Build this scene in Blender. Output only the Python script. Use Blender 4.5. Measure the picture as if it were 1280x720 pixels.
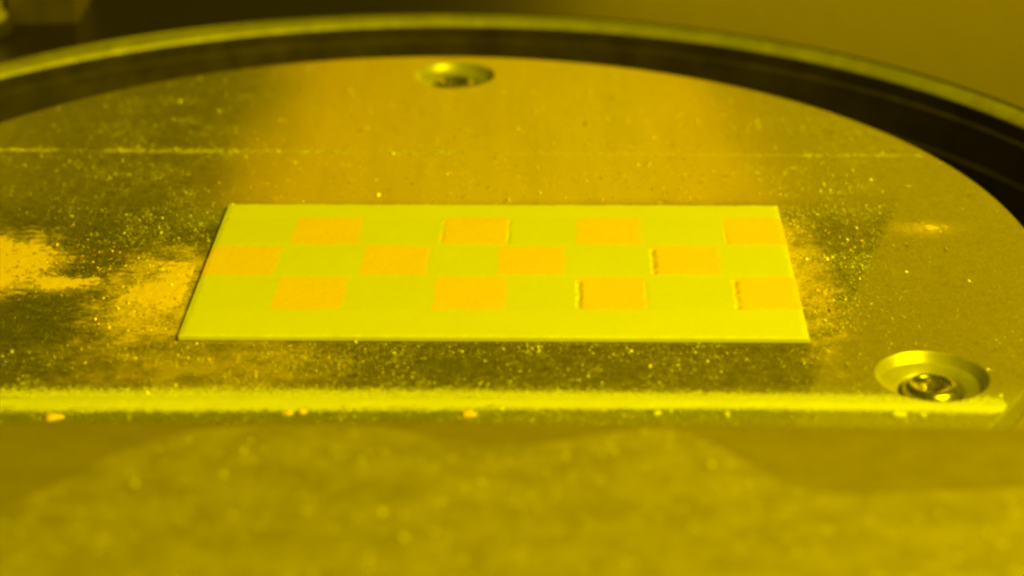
import bpy, math, random
import numpy as np
from mathutils import Vector, Matrix
from mathutils.geometry import delaunay_2d_cdt

for o in list(bpy.data.objects):
    bpy.data.objects.remove(o, do_unlink=True)
S = bpy.context.scene
C = S.collection
MM = 0.001
R = math.radians
random.seed(7)
RNG = np.random.default_rng(11)

# ------------------------------------------------------------------ camera
cd = bpy.data.cameras.new('camera')
cam = bpy.data.objects.new('camera', cd)
C.objects.link(cam)
S.camera = cam
cd.sensor_width = 36.0
cd.lens = 2645.84 / 1280 * 36.0
cd.clip_start, cd.clip_end = 0.01, 20.0
pitch, roll = R(24.1841), R(0.39414)
fw = Vector((0, math.cos(pitch), -math.sin(pitch)))
rt = Vector((1, 0, 0))
dn = fw.cross(rt)
a = math.cos(roll) * rt + math.sin(roll) * dn
b = -math.sin(roll) * rt + math.cos(roll) * dn
m = Matrix((a, -b, -fw)).transposed().to_4x4()
m.translation = Vector((15.497, -291.907, 125.0)) * MM
cam.matrix_world = m
cd.dof.use_dof = True
cd.dof.focus_distance = 0.308
cd.dof.aperture_fstop = 16.0

# ------------------------------------------------------------------ world + lamps (everything lit through a yellow filter)
TINT = (1.0, 0.865, 0.0)
W = bpy.data.worlds.new('World')
S.world = W
W.use_nodes = True
bg = W.node_tree.nodes['Background']
bg.inputs[0].default_value = (*TINT, 1)
bg.inputs[1].default_value = 0.06

def area(name, loc, target, size, power, color=TINT, size_y=None):
    l = bpy.data.lights.new(name, 'AREA')
    l.energy = power
    l.color = color
    l.shape = 'RECTANGLE'
    l.size = size * MM
    l.size_y = (size_y or size) * MM
    o = bpy.data.objects.new(name, l)
    C.objects.link(o)
    o.location = Vector(loc) * MM
    d = (Vector(target) - Vector(loc)).normalized()
    o.rotation_euler = d.to_track_quat('-Z', 'Y').to_euler()
    return o

area('key_lamp', (376, -279, 431), (20, -10, 0), 200, 5.8)
area('deck_sheen_lamp', (240, 560, 165), (60, 90, 0), 430, .50, (1.0, .66, 0.0), 200)  # unseen lamp, added so its reflection gives the deck a gradient

S.view_settings.view_transform = 'Standard'
S.view_settings.look = 'None'
S.view_settings.exposure = 0.0
S.view_settings.gamma = 1.0
S.render.engine = 'CYCLES'
S.cycles.filter_width = 2.8

# ------------------------------------------------------------------ helpers
def tag(o, label=None, cat=None, group=None, kind=None):
    if label: o['label'] = label
    if cat: o['category'] = cat
    if group: o['group'] = group
    if kind: o['kind'] = kind
    return o

def empty(name, loc=(0, 0, 0)):
    o = bpy.data.objects.new(name, None)
    C.objects.link(o)
    o.empty_display_size = 0.01
    o.location = Vector(loc) * MM
    return o

def mesh(name, verts, faces, mat, parent=None, smooth=False, loc=(0, 0, 0)):
    me = bpy.data.meshes.new(name)
    v = np.asarray(verts, float) * MM
    me.from_pydata(v.tolist(), [], faces if isinstance(faces, list) else faces.tolist())
    me.update()
    if smooth:
        me.polygons.foreach_set('use_smooth', [True] * len(me.polygons))
    me.materials.append(mat)
    o = bpy.data.objects.new(name, me)
    C.objects.link(o)
    o.location = Vector(loc) * MM
    if parent: o.parent = parent
    return o

def lathe(profile, seg=64, close_top=False, center=(0, 0)):
    V, F = [], []
    n = len(profile)
    for i in range(seg):
        t = 2 * math.pi * i / seg
        for r, z in profile:
            V.append((center[0] + r * math.cos(t), center[1] + r * math.sin(t), z))
    for i in range(seg):
        j = (i + 1) % seg
        for k in range(n - 1):
            F.append((i * n + k, j * n + k, j * n + k + 1, i * n + k + 1))
    return V, F

def merge(*parts):
    V, F = [], []
    for v, f in parts:
        o = len(V)
        V += list(v)
        F += [tuple(i + o for i in q) for q in f]
    return V, F

def vnoise(x, y, seed=0):
    """smooth value noise in numpy, about -1..1"""
    xi, yi = np.floor(x).astype(np.int64), np.floor(y).astype(np.int64)
    fx, fy = x - xi, y - yi
    fx, fy = fx * fx * (3 - 2 * fx), fy * fy * (3 - 2 * fy)
    def h(i, j):
        n = (i * 374761393 + j * 668265263 + seed * 144665) & 0xffffffff
        n = ((n ^ (n >> 13)) * 1274126177) & 0xffffffff
        return ((n ^ (n >> 16)) & 0xffff) / 32767.5 - 1
    return (h(xi, yi) * (1 - fx) + h(xi + 1, yi) * fx) * (1 - fy) + (h(xi, yi + 1) * (1 - fx) + h(xi + 1, yi + 1) * fx) * fy

def fbm(x, y, seed=0, oct=4):
    s, a = 0, 1
    for k in range(oct):
        s = s + a * vnoise(x * 2 ** k, y * 2 ** k, seed + k)
        a *= .55
    return s

def sm(e0, e1, x):
    t = np.clip((x - e0) / (e1 - e0), 0, 1)
    return t * t * (3 - 2 * t)

# ------------------------------------------------------------------ materials
class N:
    """tiny node-graph helper"""
    def __init__(s, name):
        s.m = bpy.data.materials.new(name)
        s.m.use_nodes = True
        s.t = s.m.node_tree
        s.p = s.t.nodes['Principled BSDF']
        s.co = s.t.nodes.new('ShaderNodeTexCoord').outputs['Object']
        sx = s.t.nodes.new('ShaderNodeSeparateXYZ')
        s.t.links.new(s.co, sx.inputs[0])
        s.x, s.y, s.z = (s.op('MULTIPLY', sx.outputs[i], 1000.0) for i in range(3))   # millimetres
    def _set(s, inp, v):
        if hasattr(v, 'is_linked') or isinstance(v, bpy.types.NodeSocket):
            s.t.links.new(v, inp)
        else:
            inp.default_value = v
    def op(s, o, a, b=None, c=None):
        n = s.t.nodes.new('ShaderNodeMath')
        n.operation = o
        s._set(n.inputs[0], a)
        if b is not None: s._set(n.inputs[1], b)
        if c is not None: s._set(n.inputs[2], c)
        return n.outputs[0]
    def add(s, a, b): return s.op('ADD', a, b)
    def sub(s, a, b): return s.op('SUBTRACT', a, b)
    def mul(s, a, b): return s.op('MULTIPLY', a, b)
    def mx(s, a, b): return s.op('MAXIMUM', a, b)
    def step(s, e0, e1, v, o0=0.0, o1=1.0):
        n = s.t.nodes.new('ShaderNodeMapRange')
        n.interpolation_type = 'SMOOTHSTEP'
        s._set(n.inputs['Value'], v)
        if e0 > e1: e0, e1, o0, o1 = e1, e0, o1, o0
        n.inputs['From Min'].default_value, n.inputs['From Max'].default_value = e0, e1
        n.inputs['To Min'].default_value, n.inputs['To Max'].default_value = o0, o1
        return n.outputs[0]
    def noise(s, scale_mm, detail=3, rough=.55, stretch=(1, 1, 1), off=0.0):
        mp = s.t.nodes.new('ShaderNodeMapping')
        s.t.links.new(s.co, mp.inputs[0])
        mp.inputs['Scale'].default_value = stretch
        mp.inputs['Location'].default_value = (off, off * .7, 0)
        n = s.t.nodes.new('ShaderNodeTexNoise')
        s.t.links.new(mp.outputs[0], n.inputs['Vector'])
        n.inputs['Scale'].default_value = 1000.0 / scale_mm
        n.inputs['Detail'].default_value = detail
        n.inputs['Roughness'].default_value = rough
        return n.outputs['Fac']
    def mix(s, f, a, b):
        n = s.t.nodes.new('ShaderNodeMix')
        n.data_type = 'RGBA'
        s._set(n.inputs[0], f)
        s._set(n.inputs[6], (*a, 1) if isinstance(a, tuple) else a)
        s._set(n.inputs[7], (*b, 1) if isinstance(b, tuple) else b)
        return n.outputs[2]
    def bump(s, h, strength, dist_mm):
        n = s.t.nodes.new('ShaderNodeBump')
        n.inputs['Strength'].default_value = strength
        n.inputs['Distance'].default_value = dist_mm * MM
        s.t.links.new(h, n.inputs['Height'])
        s.t.links.new(n.outputs[0], s.p.inputs['Normal'])
    def out(s, col=None, rough=None, metal=None, spec=None):
        if col is not None: s._set(s.p.inputs['Base Color'], (*col, 1) if isinstance(col, tuple) else col)
        if rough is not None: s._set(s.p.inputs['Roughness'], rough)
        if metal is not None: s._set(s.p.inputs['Metallic'], metal)
        if spec is not None: s._set(s.p.inputs['Specular IOR Level'], spec)
        return s.m

def metal(name, col, rough, metallic=1.0, var=.12, bump=.0, scale=6, stretch=(1, 1, 1)):
    n = N(name)
    f = n.noise(scale, 4, .6, stretch)
    c2 = tuple(c * (1 - 2 * var) for c in col)
    c = n.mix(n.step(.3, .7, f), c2, col)
    r = n.step(.3, .7, n.noise(scale * .4, 4, .6, stretch, .3), rough - var * .4, rough + var * .4)
    if bump: n.bump(n.noise(.35, 3), bump, .05)
    return n.out(c, r, metallic)

def powder(name, col, dark, var=.5, grain=.3, bump=.12):
    n = N(name)
    g = n.noise(grain, 3, .7)
    l = n.noise(9, 4, .6)
    f = n.add(n.mul(n.step(.25, .75, g), .6), n.mul(n.step(.3, .7, l), .4))
    c = n.mix(n.mul(n.sub(1.0, f), var), col, dark)
    n.bump(n.noise(grain * .8, 2), bump, .05)
    return n.out(c, .9, 0.0, .15)

PALE = (.77, .762, .72)
COPPER = (.94, .655, .42)
M_pale = powder('pale_metal_powder', PALE, (.64, .63, .59), .35)
M_ridge = powder('swept_pale_powder', (.75, .74, .69), (.62, .60, .54), .5)
M_pale_sq = powder('second_pale_powder', (.745, .742, .695), (.64, .635, .585), .35)
M_copper = powder('copper_powder', COPPER, (.84, .54, .31), .45, .5)
M_grain_pale = metal('pale_powder_grain', (.80, .72, .62), .5, .35, .2, 0, 1.2)
M_grain_copper = metal('copper_powder_grain', (.90, .60, .34), .45, .5, .2, 0, 1.2)
M_dark = metal('black_anodised_aluminium', (.066, .048, .034), .42, .2, .2, .1, 8)
M_rim = metal('turned_aluminium_chamfer', (.97, .90, .78), .42, .82, .1, 0, 5)
M_deck = metal('dark_ground_steel_deck', (.026, .017, .012), .36, .3, .015, 0, 14, (1, .2, 1))
M_screw = metal('polished_steel_screw', (.66, .62, .55), .27, .95, .1, 0, 2)
M_sink = metal('machined_countersink', (.60, .55, .46), .42, .5, .08, 0, 3)
M_bedblock = metal('steel_bed_block', (.36, .28, .20), .6, .2, .15, 0, 3)
M_block = metal('painted_bracket', (.11, .082, .06), .5, .1, .15, 0, 6)

def plate_material():
    n = N('dusted_steel_plate')
    X, Y = n.x, n.y
    fine = n.noise(.55, 3, .7)                       # single dust specks
    fine2 = n.noise(.32, 2, .6, off=.4)
    mid = n.noise(4.5, 5, .65)
    big = n.noise(22, 4, .6)
    steel = n.mix(n.step(.3, .7, n.noise(10, 4, .6, (.25, 1, 1))), (.20, .175, .15), (.27, .24, .21))
    # darker steel left of the bed; painted shade round it, ending at an oblique edge
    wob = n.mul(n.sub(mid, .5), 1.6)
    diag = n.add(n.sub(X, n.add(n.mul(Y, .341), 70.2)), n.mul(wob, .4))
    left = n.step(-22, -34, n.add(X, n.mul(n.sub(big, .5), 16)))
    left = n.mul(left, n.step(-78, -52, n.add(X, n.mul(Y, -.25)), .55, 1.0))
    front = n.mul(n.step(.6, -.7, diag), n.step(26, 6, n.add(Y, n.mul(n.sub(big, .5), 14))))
    dust_shade = n.mix(left, (.365, .292, .235), (.32, .25, .19))
    dust_shade = n.mix(front, dust_shade, (.160, .132, .104))
    col = n.mix(.8, steel, dust_shade)
    mot = n.add(n.mul(n.noise(1.5, 5, .7, (.7, 1.1, 1), .9), .6), n.mul(n.noise(.5, 3, .7, off=.25), .4))
    rough_zone = n.mx(n.mx(left, front), .35)
    col = n.mix(n.mul(n.step(.50, .40, mot), n.mul(rough_zone, .75)), col, (.085, .064, .048))
    col = n.mix(n.mul(n.step(.52, .66, mot), n.mul(rough_zone, .65)), col, (.58, .47, .36))
    # copper track dragged from the bed to the back edge of the plate
    e = n.mul(n.sub(n.noise(26, 3, .5, (1, .5, 1)), .5), 14.0)
    e = n.add(e, n.mul(n.sub(fine, .5), 7.0))
    xl = n.step(-42, -15, n.add(X, e))
    xr = n.step(68, 45, n.add(X, n.mul(e, .8)))
    yb = n.step(12, 22, Y)
    track = n.mul(n.mul(xl, xr), yb)
    streak = n.noise(6, 4, .6, (1, .12, 1), .2)
    tr = n.mul(track, n.step(.2, .75, n.add(n.mul(streak, .6), n.mul(fine, .4)), .66, 1.0))
    core = n.mul(n.step(-22, 8, n.add(X, e)), n.step(54, 30, n.add(X, e)))
    col = n.mix(tr, col, n.mix(core, (.70, .455, .27), (.71, .50, .33)))
    # copper spilled left of the bed
    def blob(cx, cy, rx, ry, soft, amp):
        dx = n.op('DIVIDE', n.sub(X, cx), rx)
        dy = n.op('DIVIDE', n.sub(Y, cy), ry)
        d = n.op('SQRT', n.add(n.mul(dx, dx), n.mul(dy, dy)))
        d = n.add(d, n.mul(n.sub(n.noise(7, 6, .72, (.7, 1.2, 1)), .5), amp))
        d = n.add(d, n.mul(n.sub(n.noise(1.1, 3, .7, (.6, 1.2, 1), .6), .5), 1.5))
        return n.step(1 + soft, 1 - soft, d)
    sp = n.mx(blob(-35, -16, 8.5, 17, .5, 1.7), blob(-66, -4, 14.5, 13.5, .25, 1.3))
    sp = n.mx(sp, n.mul(blob(-50, -11, 7, 3.0, .5, 2.6), .7))
    sp = n.mx(sp, n.mul(blob(-26, -38, 18, 9, .6, 1.8), .55))
    sp = n.mx(sp, n.mul(blob(57.3, -10, 4.2, 22, .55, 2.2), .85))
    sp = n.mx(sp, n.mul(blob(79.4, 7.6, 4.5, 2.4, .9, 1.2), .6))
    sp = n.mul(sp, n.step(.40, .56, n.add(n.mul(fine, .45), n.mul(mid, .55)), .35, 1.0))
    col = n.mix(sp, col, (.86, .60, .36))
    # pale dust
    near = n.step(-43.5, -50, n.add(Y, n.mul(n.sub(mid, .5), 8)))
    beh = n.mul(n.step(9, 3, n.op('ABSOLUTE', n.add(X, 31))), n.step(8, 14, Y))
    beh = n.mul(beh, n.step(20, 12, Y))
    d = n.mx(n.mul(near, .55), n.mul(beh, .5))
    dens = n.add(d, n.mul(n.step(.35, .7, big), .22))
    spk = n.step(.56, .68, n.add(fine2, n.mul(dens, .14)))
    col = n.mix(n.mul(spk, .6), col, (.62, .61, .57))
    col = n.mix(n.mul(d, .5), col, (.55, .545, .51))
    dk = n.mul(n.step(.42, .32, fine), n.sub(1.0, n.mul(track, .8)))
    col = n.mix(n.mul(dk, .5), col, (.07, .06, .05))
    rough = n.step(0, 1, n.mx(tr, sp), .46, .75)
    n.bump(n.add(n.mul(fine, .6), n.mul(n.noise(.8, 2, off=.1), .4)), .18, .08)
    return n.out(col, rough, n.step(0, 1, n.mx(tr, sp), .45, .1), .4)
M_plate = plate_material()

# ------------------------------------------------------------------ the setting: deck with a round bore and its ring
def ring_deck():
    seg, r0 = 192, 122.7
    V, F = [], []
    for i in range(seg):
        t = 2 * math.pi * i / seg
        c, s = math.cos(t), math.sin(t)
        k = 900 / max(abs(c), abs(s))
        V += [(r0 * c, r0 * s, -.5), (r0 * c + .3 * c, r0 * s + .3 * s, 0), (170 * c, 170 * s, 0), (k * c, k * s, 0), (k * c, k * s, -30), (r0 * c, r0 * s, -30)]
    for i in range(seg):
        j = (i + 1) % seg
        for k in range(5):
            F.append((i * 6 + k, i * 6 + k + 1, j * 6 + k + 1, j * 6 + k))
    return V, F
deck = tag(mesh('machine_deck', *ring_deck(), M_deck), kind='structure')

bore = tag(empty('bore_ring', (0, 0, -24)), 'dark circular bore ring with bright chamfered rim around the round plate', 'ring')
mesh('rim_chamfer', *lathe([(122.2, -3), (122.2, -.15), (122.0, 0), (120.2, -1.9)], 256), M_rim, bore, True, (0, 0, 24))
mesh('bore_wall', *lathe([(120.2, -1.9), (120.05, -2.05), (119.9, -4.6), (119.75, -4.75), (119.3, -4.8), (119.15, -4.95), (118.6, -11.5), (118.2, -11.7), (117.9, -12.0), (117.8, -24), (90, -24)], 256), M_dark, bore, False, (0, 0, 24))

# ------------------------------------------------------------------ round plate with two countersunk pockets
HOLES = [(70.7, -42.7), (5.1, 83.2)]
HR = 7.5
def plate_mesh():
    seg, hs, rt_ = 320, 72, 94.2
    pts = [Vector((rt_ * math.cos(2 * math.pi * i / seg), rt_ * math.sin(2 * math.pi * i / seg))) for i in range(seg)]
    edges = [(i, (i + 1) % seg) for i in range(seg)]
    for hx, hy in HOLES:
        o = len(pts)
        pts += [Vector((hx + HR * math.cos(2 * math.pi * i / hs), hy + HR * math.sin(2 * math.pi * i / hs))) for i in range(hs)]
        edges += [(o + i, o + (i + 1) % hs) for i in range(hs)]
    v, e, f, *_ = delaunay_2d_cdt(pts, edges, [], 1, 1e-6)
    V = [(p.x, p.y, 0) for p in v]
    F = []
    for q in f:
        cx, cy = sum(v[i].x for i in q) / len(q), sum(v[i].y for i in q) / len(q)
        if all(math.hypot(cx - hx, cy - hy) > HR * .998 for hx, hy in HOLES):
            F.append(tuple(q))
    side = lathe([(94.2, 0), (94.5, -.3), (94.5, -14), (60, -14)], seg)
    return merge((V, F), side)
plate = tag(empty('round_plate', (0, 0, -14)), 'large round steel plate dusted with powder inside the dark bore', 'plate')
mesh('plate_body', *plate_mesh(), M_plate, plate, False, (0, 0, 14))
for hx, hy in HOLES:
    mesh('countersink', *lathe([(HR, 0), (HR - .35, -.3), (HR - .75, -1.25), (HR - 1.0, -1.4), (4.7, -1.9), (4.35, -2.3), (4.3, -3.6), (0, -3.6)], 72), M_sink, plate, True, (hx, hy, 14))

# ------------------------------------------------------------------ socket screws seated in the pockets
def make_screw(hx, hy, rot, label):
    t = tag(empty('socket_screw', (hx, hy, -3.6)), label, 'screw', 'screws holding the round plate')
    prof = [(3.75, 0), (3.8, .25), (3.8, 1.5), (3.62, 2.05), (3.15, 2.42), (2.75, 2.52), (2.5, 2.46), (2.35, 2.3)]
    V, F = lathe(prof, 60)
    h = mesh('screw_head', V, F, M_screw, t, True)
    # six-sided socket sunk into the head
    V, F = [], []
    for k in range(60):
        an = 2 * math.pi * k / 60
        hexr = 2.1 * math.cos(math.pi / 6) / math.cos((an + rot) % (math.pi / 3) - math.pi / 6)
        for r, z in ((2.35, 2.3), (hexr, 2.2), (hexr, .9), (0, .75)):
            V.append((r * math.cos(an), r * math.sin(an), z))
    for k in range(60):
        j = (k + 1) % 60
        for q in range(3):
            F.append((k * 4 + q, j * 4 + q, j * 4 + q + 1, k * 4 + q + 1))
    mesh('socket', V, F, M_screw, h)
    return t
make_screw(*HOLES[0], .4, 'steel socket screw in the countersunk hole beside the pale powder ridge')
make_screw(*HOLES[1], .1, 'steel socket screw in the countersunk hole at the far edge of the plate')

# ------------------------------------------------------------------ powder bed: thin block, pale powder, twelve copper squares
BX, BY, BROT = 13.45, -7.35, R(-1.5)
bed = tag(empty('powder_bed', (BX, BY, 0)), 'raised rectangular bed of pale powder with twelve copper coloured squares', 'powder bed')
bed.rotation_euler = (0, 0, BROT)
BW, BH, TOP = 43.1, 24.25, .80
cr, sr = math.cos(-BROT), math.sin(-BROT)
def loc(x, y):
    dx, dy = x - BX, y - BY
    return dx * cr - dy * sr, dx * sr + dy * cr
# squares: centre measured on the plate, width, height (mm)
SQ = [(-12.75, 6.3, 10.1, 10.6), (9.9, 5.9, 10.0, 10.6), (30.2, 5.5, 9.8, 10.6), (53.6, 5.1, 11.6, 10.6),
      (-24.9, -4.8, 11.6, 10.7), (-1.8, -5.2, 9.8, 10.6), (18.3, -5.5, 9.8, 10.6), (41.0, -5.9, 9.9, 10.6),
      (-13.45, -16.8, 9.9, 11.2), (9.45, -17.2, 10.3, 11.2), (29.6, -17.5, 9.6, 11.2), (52.9, -17.9, 11.6, 11.2)]
# dry cracks along the left (-1) or right (+1) side of some squares: index, side, width, depth
CRACKS = [(7, -1, .45, .55), (10, -1, .40, .48), (11, -1, .42, .50), (3, -1, .32, .16), (1, 1, .32, .2), (1, -1, .32, .14), (10, 1, .3, .08), (5, 1, .3, .05)]
def build_bed():
    d = .22
    nx, ny = int(2 * BW / d) + 1, int(2 * BH / d) + 1
    gx, gy = np.meshgrid(np.linspace(-BW, BW, nx), np.linspace(-BH, BH, ny))
    z = TOP + .025 * fbm(gx / 9, gy / 9, 3) + .006 * vnoise(gx / .6, gy / .6, 5)
    # faint lines dragged by the spreader
    z += .006 * vnoise(gx / 30, gy / .9, 9)
    # rounded, slightly crumbled margin
    edge = np.minimum(BW - np.abs(gx), BH - np.abs(gy)) + .25 * fbm(gx / 1.5, gy / 1.5, 21)
    z -= .16 * (1 - sm(-.2, .8, edge))
    jx = .38 * fbm(gx / .8, gy / .8, 31, 3)
    jy = .30 * fbm(gx / .8, gy / .8, 41, 3)
    jx += RNG.uniform(-.3, .3, gx.shape)
    jy += RNG.uniform(-.3, .3, gx.shape)
    own = np.zeros(gx.shape, int)
    for k, (cx, cy, w, h) in enumerate(SQ):
        lx, ly = loc(cx, cy)
        # parallelogram lean as deposited
        dx, dy = gx - lx + jx, gy - ly + jy
        ins = (np.abs(dx) < w / 2) & (np.abs(dy) < h / 2)
        own[ins] = k + 1
        z += np.where(ins, .012 + .010 * vnoise(gx / .6, gy / .6, 60 + k), 0)
    PS = [(-23.6, 6.5, 11.3, 10.6), (-1.4, 6.1, 12.6, 10.6), (20.1, 5.7, 10.4, 10.6), (41.5, 5.3, 12.7, 10.6),
          (-13.0, -5.0, 12.6, 10.6), (8.3, -5.35, 10.4, 10.6), (29.7, -5.7, 12.9, 10.6), (51.2, -6.1, 10.4, 10.6),
          (-24.3, -16.6, 11.6, 11.2), (-2.1, -17.0, 12.6, 11.2), (19.7, -17.35, 10.2, 11.2), (40.8, -17.7, 12.7, 11.2)]
    for k, (cx, cy, w, h) in enumerate(PS):
        lx, ly = loc(cx, cy)
        ins = (np.abs(gx - lx + jx) < w / 2) & (np.abs(gy - ly + jy) < h / 2) & (own == 0)
        own[ins] = k + 1 + len(SQ)
    for k, side, w, dep in CRACKS:
        cx, cy, sw, shh = SQ[k]
        lx, ly = loc(cx, cy)
        c = lx + side * sw / 2 + .10 * vnoise(gy / 1.3, gy * 0, 70 + k)
        wid = w * (.55 + .45 * vnoise(gy / 1.1, gy * 0 + 3.3, 80 + k))
        on = (1 - sm(shh / 2 - 1.2, shh / 2 - .3, np.abs(gy - ly + .4)))
        z -= .85 * dep * on * np.clip(wid, .05, 1) / w * np.where(gx < c, 1 - sm(.0, .30, (c - gx) / w), 1 - sm(.1, 2.2, (gx - c) / w))
    idx = np.arange(nx * ny).reshape(ny, nx)
    quads = np.stack([idx[:-1, :-1], idx[:-1, 1:], idx[1:, 1:], idx[1:, :-1]], -1).reshape(-1, 4)
    fo = own[:-1, :-1].reshape(-1)
    P = np.stack([gx, gy, z], -1).reshape(-1, 3)
    def sub(sel):
        q = quads[sel]
        u, inv = np.unique(q, return_inverse=True)
        return P[u], inv.reshape(-1, 4)
    v, f = sub(fo == 0)
    mesh('pale_powder_layer', v, f, M_pale, bed, True)
    for k in range(len(SQ)):
        v, f = sub(fo == k + 1)
        mesh('copper_square', v, f, M_copper, bed, True)
    for k in range(len(PS)):
        v, f = sub(fo == k + 1 + len(SQ))
        mesh('pale_square', v, f, M_pale_sq, bed, True)
    bw, bh = BW - .02, BH - .02
    V = [(-bw, -bh, 0), (bw, -bh, 0), (bw, bh, 0), (-bw, bh, 0), (-bw, -bh, .5), (bw, -bh, .5), (bw, bh, .5), (-bw, bh, .5)]
    bb = [(x * (1 if i < 4 else .999), y * (1 if i < 4 else .999), zz) for i, (x, y, zz) in enumerate(V)]
    mesh('base_block', bb, [(0, 1, 5, 4), (1, 2, 6, 5), (2, 3, 7, 6), (3, 0, 4, 7)], M_bedblock, bed)
    # steep powder margin between block and layer
    ring = np.concatenate([idx[0, :-1], idx[:-1, -1], idx[-1, :0:-1], idx[:0:-1, 0]])
    top = P[ring]
    low = top.copy(); low[:, 2] = .14; low[:, :2] *= 1.0004
    n = len(ring)
    V = np.concatenate([top, low])
    F = [(i, i + n, (i + 1) % n + n, (i + 1) % n) for i in range(n)]
    mesh('powder_margin', V, F, M_pale, bed, True)
build_bed()

# ------------------------------------------------------------------ pale powder ridge swept across the front of the plate
def ridge_y(x):
    return -49.3 - .0135 * (x - 15) - .00042 * np.maximum(x - 15, 0) ** 2
def build_ridge():
    xs = np.arange(-78, 79.4, .28)
    vs = np.linspace(-1, 1, 34)
    gx, gv = np.meshgrid(xs, vs)
    w = 2.15 - .55 * sm(-20, 40, gx) - .45 * sm(40, 75, gx) + .35 * fbm(gx / 14, gx * 0, 4, 3)
    back = w * (.85 + .12 * fbm(gx / 3.6, gx * 0 + 9, 14, 3))
    front = w * (.92 + .20 * fbm(gx / 3.1, gx * 0 + 5, 24, 4))
    y = ridge_y(gx) + np.where(gv > 0, gv * back, gv * front)
    h = .30 - .03 * sm(20, 70, gx) + .08 * fbm(gx / 9, gx * 0 + 2, 33, 3)
    prof = (1 - np.abs(gv) ** 1.7)
    z = h * prof + .03 * fbm(gx / 1.3, y / 1.3, 43, 3) * prof ** .5 - .03
    # slide a little into the screw pocket
    V = np.stack([gx, y, z], -1).reshape(-1, 3)
    r = np.hypot(V[:, 0], V[:, 1])
    k = np.where(r > 94.1, 94.1 / r, 1)
    V[:, 0] *= k; V[:, 1] *= k
    dh = np.hypot(V[:, 0] - HOLES[0][0], V[:, 1] - HOLES[0][1])
    V[:, 2] -= np.clip((HR + .2 - dh) * .55, 0, 1.6)
    ny, nx = gx.shape
    idx = np.arange(nx * ny).reshape(ny, nx)
    q = np.stack([idx[:-1, :-1], idx[:-1, 1:], idx[1:, 1:], idx[1:, :-1]], -1).reshape(-1, 4)
    o = mesh('powder_ridge', V, q, M_ridge, None, True)
    tag(o, 'long straight ridge of pale powder across the front of the plate', 'powder')
build_ridge()

# thin line of powder at the back of the plate
def build_line():
    xs = np.arange(-80, 84, .3)
    keep = fbm(xs / 5, xs * 0, 51, 4) + .75 - 1.25 * sm(-40, -5, xs) + .35 * sm(45, 60, xs)
    V, F = [], []
    for x, kq in zip(xs, keep):
        w = .03 + .15 * min(max(kq, 0), 1)
        yc = 41.6 - .0375 * (x - 15.7) + .12 * float(vnoise(np.array(x / 2.), np.array(0.), 8))
        if math.hypot(x, yc) > 93.5: continue
        V += [(x, yc - w, .005), (x, yc, .03 + .55 * w), (x, yc + w, .005)]
    n = len(V) // 3
    for i in range(n - 1):
        F += [(3 * i, 3 * i + 3, 3 * i + 4, 3 * i + 1), (3 * i + 1, 3 * i + 4, 3 * i + 5, 3 * i + 2)]
    tag(mesh('powder_line', V, F, M_grain_pale), 'thin straight line of pale powder across the back of the plate', 'powder')
build_line()

# ------------------------------------------------------------------ spilled copper patches: crumbly thin layers
def patch(label, x0, x1, y0, y1, fn, seed, thr=.0):
    d = .3
    gx, gy = np.meshgrid(np.arange(x0, x1, d), np.arange(y0, y1, d))
    f = fn(gx, gy) + .40 * fbm(gx / 5.5, gy / 2.6, seed, 6) + .42 * vnoise(gx / .75, gy / .6, seed + 9) + .22 * vnoise(gx / .33, gy / .31, seed + 19)
    z = .02 + .10 * np.clip(f - thr, 0, 1.0) + .03 * np.clip(f - thr, 0, 1) * vnoise(gx / .6, gy / .6, seed + 3)
    ny, nx = gx.shape
    idx = np.arange(nx * ny).reshape(ny, nx)
    q = np.stack([idx[:-1, :-1], idx[:-1, 1:], idx[1:, 1:], idx[1:, :-1]], -1).reshape(-1, 4)
    q = q[(f[:-1, :-1] > thr).reshape(-1)]
    u, inv = np.unique(q, return_inverse=True)
    P = np.stack([gx, gy, z], -1).reshape(-1, 3)[u]
    tag(mesh('copper_powder_patch', P, inv.reshape(-1, 4), M_copper, None, True), label, 'powder', 'copper powder spilled on the plate')
def ell(cx, cy, rx, ry, rot=0, hard=1.0):
    c, s = math.cos(rot), math.sin(rot)
    def f(x, y):
        dx, dy = x - cx, y - cy
        u, v = (dx * c + dy * s) / rx, (-dx * s + dy * c) / ry
        return hard * (1 - np.sqrt(u * u + v * v))
    return f
patch('dense copper powder patch at the left edge of the picture', -84, -42, -22, 14, lambda x, y: np.maximum(ell(-66, -4, 14, 12.5, -.25, 2.0)(x, y), ell(-51.5, -10.5, 6, 2.6, -.1, 1.2)(x, y)), 101, .28)
patch('copper powder patch spilled against the left side of the powder bed', -52, -30.8, -36, 6, lambda x, y: np.minimum(ell(-34.5, -14, 8.5, 16, -.22, 1.5)(x, y), (-31.0 - x + .03 * y) * 2), 131, .7)
patch('small copper powder smear near the right rim of the plate', 72, 88, 3, 12, ell(79.4, 7.6, 4.8, 2.4, -.35, 1.0), 151, .75)

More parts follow.
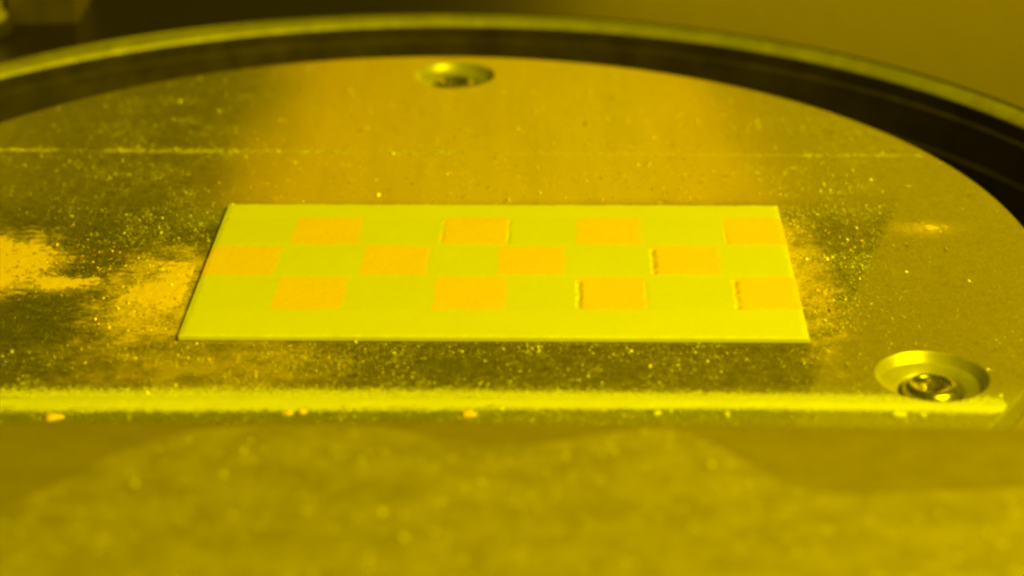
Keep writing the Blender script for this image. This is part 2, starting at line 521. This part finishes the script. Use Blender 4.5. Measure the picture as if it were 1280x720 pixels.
# ------------------------------------------------------------------ loose grains: thousands of tiny faceted specks
OCT_V = np.array([(1, 0, 0), (-1, 0, 0), (0, 1, 0), (0, -1, 0), (0, 0, 1), (0, 0, -.4)], float)
OCT_F = np.array([(0, 2, 4), (2, 1, 4), (1, 3, 4), (3, 0, 4), (2, 0, 5), (1, 2, 5), (3, 1, 5), (0, 3, 5)])
def scatter(name, pts, size, mat, label, zbase=None):
    n = len(pts)
    an = RNG.uniform(0, 6.28, n)
    sc = size[:, None] * RNG.uniform(.6, 1.5, (n, 3)) * np.array([1, 1, .7])
    v = OCT_V[None] * sc[:, None, :]
    c, s = np.cos(an)[:, None], np.sin(an)[:, None]
    tilt = RNG.normal(0, .35, (n, 2))
    vx, vy = v[..., 0] * c - v[..., 1] * s, v[..., 0] * s + v[..., 1] * c
    vz = v[..., 2] + vx * tilt[:, :1] + vy * tilt[:, 1:]
    z0 = (zbase if zbase is not None else 0) + size * .35
    P = np.stack([vx + pts[:, :1], vy + pts[:, 1:2], vz + (z0 if np.ndim(z0) else np.full(n, z0))[:, None]], -1).reshape(-1, 3)
    F = (OCT_F[None] + (np.arange(n) * 6)[:, None, None]).reshape(-1, 3)
    tag(mesh(name, P, F, mat), label, 'powder', kind='stuff')
def on_plate(p):
    ok = np.hypot(p[:, 0], p[:, 1]) < 93.6
    for hx, hy in HOLES: ok &= np.hypot(p[:, 0] - hx, p[:, 1] - hy) > HR + .2
    lx = (p[:, 0] - BX) * cr - (p[:, 1] - BY) * sr
    ly = (p[:, 0] - BX) * sr + (p[:, 1] - BY) * cr
    ok &= (np.abs(lx) > BW + .2) | (np.abs(ly) > BH + .2)
    return ok
def sample(n, dens):
    p = np.stack([RNG.uniform(-72, 95, n), RNG.uniform(-56, 94, n)], -1)
    p = p[on_plate(p)]
    d = dens(p[:, 0], p[:, 1])
    return p[RNG.uniform(0, 1, len(p)) < d]
def dens_pale(x, y):
    cl = .55 + .75 * fbm(x / 6, y / 5, 201, 4)
    d = .10 + 0 * x
    d = np.maximum(d, .55 * sm(-38, -44, y))                                   # towards the ridge
    d = np.maximum(d, .45 * sm(-29, -33, y) * sm(-62, -40, x))                 # in front of the bed
    d = np.maximum(d, 1.1 * sm(56, 58, x) * sm(78, 62, x) * sm(-34, -24, y) * sm(24, 14, y))
    d = np.maximum(d, .38 * sm(48, 58, x) * sm(88, 70, x) * sm(0, 12, y) * sm(75, 40, y))
    d = np.maximum(d, .40 * sm(-26, -34, x) * sm(-62, -50, x) * sm(-30, 0, y) * sm(85, 62, y))
    d = np.where((x > -28) & (x < 54) & (y > 18), d * .35, d)
    d = np.where(x > 70.2 + .341 * y + .3, d * .22, d)
    return np.clip(d * np.clip(cl, 0.05, 1.4), 0, 1)
p = sample(430000, dens_pale)
sz = np.clip(RNG.lognormal(math.log(.062), .52, len(p)), .04, .34)
scatter('loose_pale_powder', p, sz, M_grain_pale, 'loose pale powder grains scattered over the round plate')
def dens_cop(x, y):
    cl = np.clip(.5 + .8 * fbm(x / 5, y / 4, 301, 4), 0, 1.3)
    d = .85 * np.clip(ell(-36, -14, 13, 24, 0, 1.2)(x, y), 0, 1)
    d = np.maximum(d, .9 * np.clip(ell(-50, -5, 24, 13, 0, 1.4)(x, y), 0, 1))
    d = np.maximum(d, 1.2 * sm(55, 57, x) * sm(66, 58, x) * sm(-34, -26, y) * sm(18, 12, y))
    d = np.maximum(d, .5 * np.clip(ell(66, 6, 14, 8, 0, 1.3)(x, y), 0, 1))
    d = np.maximum(d, .25 * sm(-34, -26, x) * sm(60, 52, x) * sm(17, 22, y))
    d = np.maximum(d, .35 * np.clip(ell(-20, -38, 26, 10, 0, 1.3)(x, y), 0, 1))
    return d * cl
p = sample(170000, dens_cop)
sz = np.clip(RNG.lognormal(math.log(.07), .5, len(p)), .04, .34)
scatter('loose_copper_powder', p, sz, M_grain_copper, 'loose copper coloured grains scattered around the powder bed')
# grains breaking up both margins of the ridge
n = 52000
x = RNG.uniform(-74, 78.5, n)
side = RNG.uniform(0, 1, n) < .68
off = np.where(side, 1.2 + np.abs(RNG.normal(0, 1.05, n)), -1.4 - np.abs(RNG.normal(0, .55, n)))
p = np.stack([x, ridge_y(x) + off * (1.15 - .3 * sm(-20, 40, x))], -1)
p = p[on_plate(p)]
sz = np.clip(RNG.lognormal(math.log(.075), .35, len(p)), .04, .2)
scatter('ridge_edge_powder', p, sz, M_ridge, 'loose pale grains along both edges of the powder ridge')

# grains clinging to the thin line at the back
n = 9000
x = RNG.uniform(-80, 84, n)
kp = fbm(x / 5, x * 0, 51, 4) + .75 - 1.25 * sm(-40, -5, x) + .45 * sm(45, 60, x)
x = x[RNG.uniform(0, 1, n) < np.clip(.10 + .55 * kp, 0, 1)]
p = np.stack([x, 41.6 - .0375 * (x - 15.7) + RNG.normal(0, .45, len(x)) * (1 + (RNG.uniform(0, 1, len(x)) < .2) * 2)], -1)
p = p[on_plate(p)]
sz = np.clip(RNG.lognormal(math.log(.10), .45, len(p)), .05, .32)
scatter('line_powder', p, sz, M_grain_pale, 'loose pale grains along the thin powder line at the back')

# copper crumbs lying along the front of the ridge
def crumb(x, y, l, w, h, rot, mat, label, name='copper_crumb'):
    V, F = [], []
    nu, nv = 14, 6
    for j in range(nv + 1):
        ph = math.pi / 2 * j / nv
        for i in range(nu):
            t = 2 * math.pi * i / nu
            k = 1 + .22 * math.sin(3 * t + x) + random.uniform(-.12, .12)
            u, v = l / 2 * k * math.cos(t) * math.cos(ph), w / 2 * k * math.sin(t) * math.cos(ph)
            V.append((u * math.cos(rot) - v * math.sin(rot), u * math.sin(rot) + v * math.cos(rot), h * math.sin(ph) * random.uniform(.85, 1.1)))
    for j in range(nv):
        for i in range(nu):
            F.append((j * nu + i, j * nu + (i + 1) % nu, (j + 1) * nu + (i + 1) % nu, (j + 1) * nu + i))
    tag(mesh(name, V, F, mat, None, True, (x, y, .01)), label, 'powder crumb', 'crumbs in front of the powder ridge')
crumb(-43.0, -52.9, 2.6, 1.4, .5, -.02, M_copper, 'broad flat copper crumb in front of the ridge, leftmost of the crumbs')
crumb(-13.2, -52.2, 1.5, .9, .4, .3, M_copper, 'small copper crumb, left one of a close pair below the ridge')
crumb(-11.4, -51.9, 1.3, .8, .4, .1, M_copper, 'small copper crumb, right one of a close pair below the ridge')
crumb(9.9, -52.9, 1.8, 1.5, .7, .2, M_copper, 'bright thick copper crumb below the middle of the ridge')
crumb(33.8, -52.9, 1.1, .8, .4, .1, M_pale, 'small pale crumb below the ridge, nearest right of the middle', 'pale_crumb')
crumb(42.6, -53.4, .9, 1.0, .45, 0, M_pale, 'tiny round pale crumb below the ridge, second right of the middle', 'pale_crumb')
crumb(64.3, -53.6, 2.2, 1.2, .45, -.35, M_pale, 'long pale crumb below the ridge in front of the near screw', 'pale_crumb')
crumb(67.4, -54.0, .9, .8, .4, .1, M_pale, 'short pale crumb just right of the long one by the near screw', 'pale_crumb')

# a sliver and two specks on the ledge of the bore wall
def sliver(x, y, z, l, w, rot, label):
    c, s = math.cos(rot), math.sin(rot)
    P = [(-l, -w, 0), (l, -w * .6, .25), (l, w * .6, .3), (-l, w, .1), (-l * .9, 0, w * 1.6), (l * .9, 0, w * 1.6)]
    V = [(u * c - v * s, u * s + v * c, q) for u, v, q in P]
    F = [(0, 1, 5, 4), (1, 2, 5), (2, 3, 4, 5), (3, 0, 4), (0, 3, 2, 1)]
    tag(mesh('metal_sliver', V, F, M_grain_pale, None, False, (x, y, z)), label, 'sliver')

# ------------------------------------------------------------------ foreground: recoater housing, close to the lens
def build_housing():
    xs = np.concatenate([np.arange(-130, -60, 5), np.arange(-60, 100, 1.0), np.arange(100, 180, 5)])
    bx = [-200, -60, -38, -27.8, -23, -12, 0, 4, 11, 16, 22, 30, 37, 40, 46, 58, 70, 82, 300]
    by = [-118, -113, -101, -87.5, -82.4, -81.0, -81.0, -83.2, -87.4, -87.0, -85.0, -82.4, -82.6, -92, -98.5, -98, -97, -95.5, -94]
    near = -215
    # cover plate: scalloped far edge, 1.4 mm thick, rounded lip
    V = []
    for x in xs:
        bb = np.mean([np.interp(x + k, bx, by) for k in (-4, -2, 0, 2, 4)])
        ys = [(bb - .6, 12.3), (bb, 12.6), (bb, 13.5), (bb - .25, 13.85), (bb - .7, 14)]
        ys += [(bb - 1 + (near - bb + 1) * t, None) for t in (0, .05, .12, .25, .5, 1)]
        for y, z in ys:
            if z is None: z = 14 + .03 * max(0, -82 - y) + .05 * float(fbm(np.array(x / 9.), np.array(y / 9.), 401, 3))
            elif z == 14: z = 14 + .03 * max(0, -82 - y)
            V.append((x, y, z))
    nr, nc = len(ys), len(xs)
    F = [(i * nr + k, i * nr + k + 1, (i + 1) * nr + k + 1, (i + 1) * nr + k) for i in range(nc - 1) for k in range(nr - 1)]
    # wiper strip: straight far edge standing just over the plate
    W = []
    for x in xs:
        e = np.interp(x, [-200, -51, 15.4, 66, 300], [-75.2, -76.3, -77.5, -79.6, -86])
        for y, z in ((e + .2, .7), (e + .4, 3), (e, 11.3), (e - .4, 12.0), (e - 1.2, 12.25), (e - 8, 12.3), (-135, 12.3)):
            W.append((x, y, z))
    G = [(i * 7 + k, i * 7 + k + 1, (i + 1) * 7 + k + 1, (i + 1) * 7 + k) for i in range(nc - 1) for k in range(6)]
    n = N('satin_housing_paint')
    f = n.noise(5, 4, .6)
    g = n.noise(1.6, 2, .5)
    col = n.mix(n.step(.3, .7, f), (.315, .255, .215), (.43, .352, .30))
    col = n.mix(n.mul(n.step(.60, .72, g), .7), col, (.62, .53, .45))
    n.bump(n.noise(1.2, 3), .2, .12)
    mat = n.out(col, .5, .2, .4)
    n = N('dark_rubber_wiper')
    col = n.mix(n.step(.3, .7, n.noise(4, 4, .6)), (.235, .182, .150), (.272, .213, .178))
    n.bump(n.noise(.8, 3), .2, .1)
    wm = n.out(col, .6, 0.0, .3)
    h = tag(empty('recoater_housing', (15, -140, 0)), 'blurred dull metal housing filling the foreground below the powder ridge', 'housing')
    mesh('top_cover', V, F, mat, h, True, (-15, 140, 0))
    mesh('wiper_strip', W, G, wm, h, True, (-15, 140, 0))
    n = 1100
    x = RNG.uniform(-48, 75, n); y = -84 - 32 * RNG.uniform(0, 1, n)
    bb = np.interp(x, bx, by)
    ok = y < bb - 2.5
    p = np.stack([x, y], -1)[ok]
    sz = np.clip(RNG.lognormal(math.log(.12), .45, len(p)), .06, .36)
    scatter('cover_powder', p, sz, M_grain_pale, 'blurred pale powder grains lying on the foreground housing', 14.0 + .03 * np.maximum(0, -82 - p[:, 1]))
build_housing()

# powder that ran over the plate edge into the bore at the near right
def build_overflow():
    V = []
    ts = np.linspace(R(-78), R(-8), 120)
    rs = np.linspace(94.6, 117.7, 26)
    for t in ts:
        for r in rs:
            k = (r - 94.6) / 23.1
            fade = float(sm(-8, -26, math.degrees(t)))
            z = -24 + (20.5 - 4 * k) * fade + .35 * float(fbm(np.array(r * math.cos(t) / 4), np.array(r * math.sin(t) / 4), 501, 4)) * fade
            V.append((r * math.cos(t), r * math.sin(t), z))
    n = len(rs)
    F = [(i * n + k, i * n + k + 1, (i + 1) * n + k + 1, (i + 1) * n + k) for i in range(len(ts) - 1) for k in range(n - 1)]
    tag(mesh('powder_overflow', V, F, powder('grey_mixed_powder', (.27, .22, .18), (.20, .165, .13), .6, .5), None, True), 'dull grey powder filling the bore beyond the near right plate edge', 'powder')
build_overflow()

# ------------------------------------------------------------------ parts standing on the deck at the far left
def bev_box(x0, x1, y0, y1, z0, z1, c):
    V = []
    for z, i in ((z0, 0), (z1 - c, 0), (z1, c)):
        for (x, y) in ((x0 + i, y0 + i + 0), (x1 - i, y0 + i), (x1 - i, y1 - i), (x0 + i, y1 - i)):
            V.append((x, y, z))
    F = [(0, 1, 5, 4), (1, 2, 6, 5), (2, 3, 7, 6), (3, 0, 4, 7), (4, 5, 9, 8), (5, 6, 10, 9), (6, 7, 11, 10), (7, 4, 8, 11), (8, 9, 10, 11)]
    return V, F
br = tag(empty('clamp_block', (-77, 122, 0)), 'brown block standing on the dark deck at the far left', 'block')
mesh('block_body', *bev_box(-8, 5.5, -4.5, 12, 0, 26, 1.0), M_block, br)
mesh('block_foot', *bev_box(-9, 5.2, -3.8, 13, .02, 2, .4), M_dark, br)
kn = tag(empty('clamp_post', (-91.5, 113, 0)), 'tapered yellowish post in the far left corner beside the block', 'post')
mesh('post_body', *lathe([(7.2, 0), (7.2, 3), (6.2, 4), (7.6, 20), (8.5, 34), (7.5, 36), (0, 36)], 40), M_sink, kn, True)
mesh('post_collar', *lathe([(8.2, .01), (8.2, 2.2), (7.6, 2.8), (6.4, 2.9)], 40), M_dark, kn)
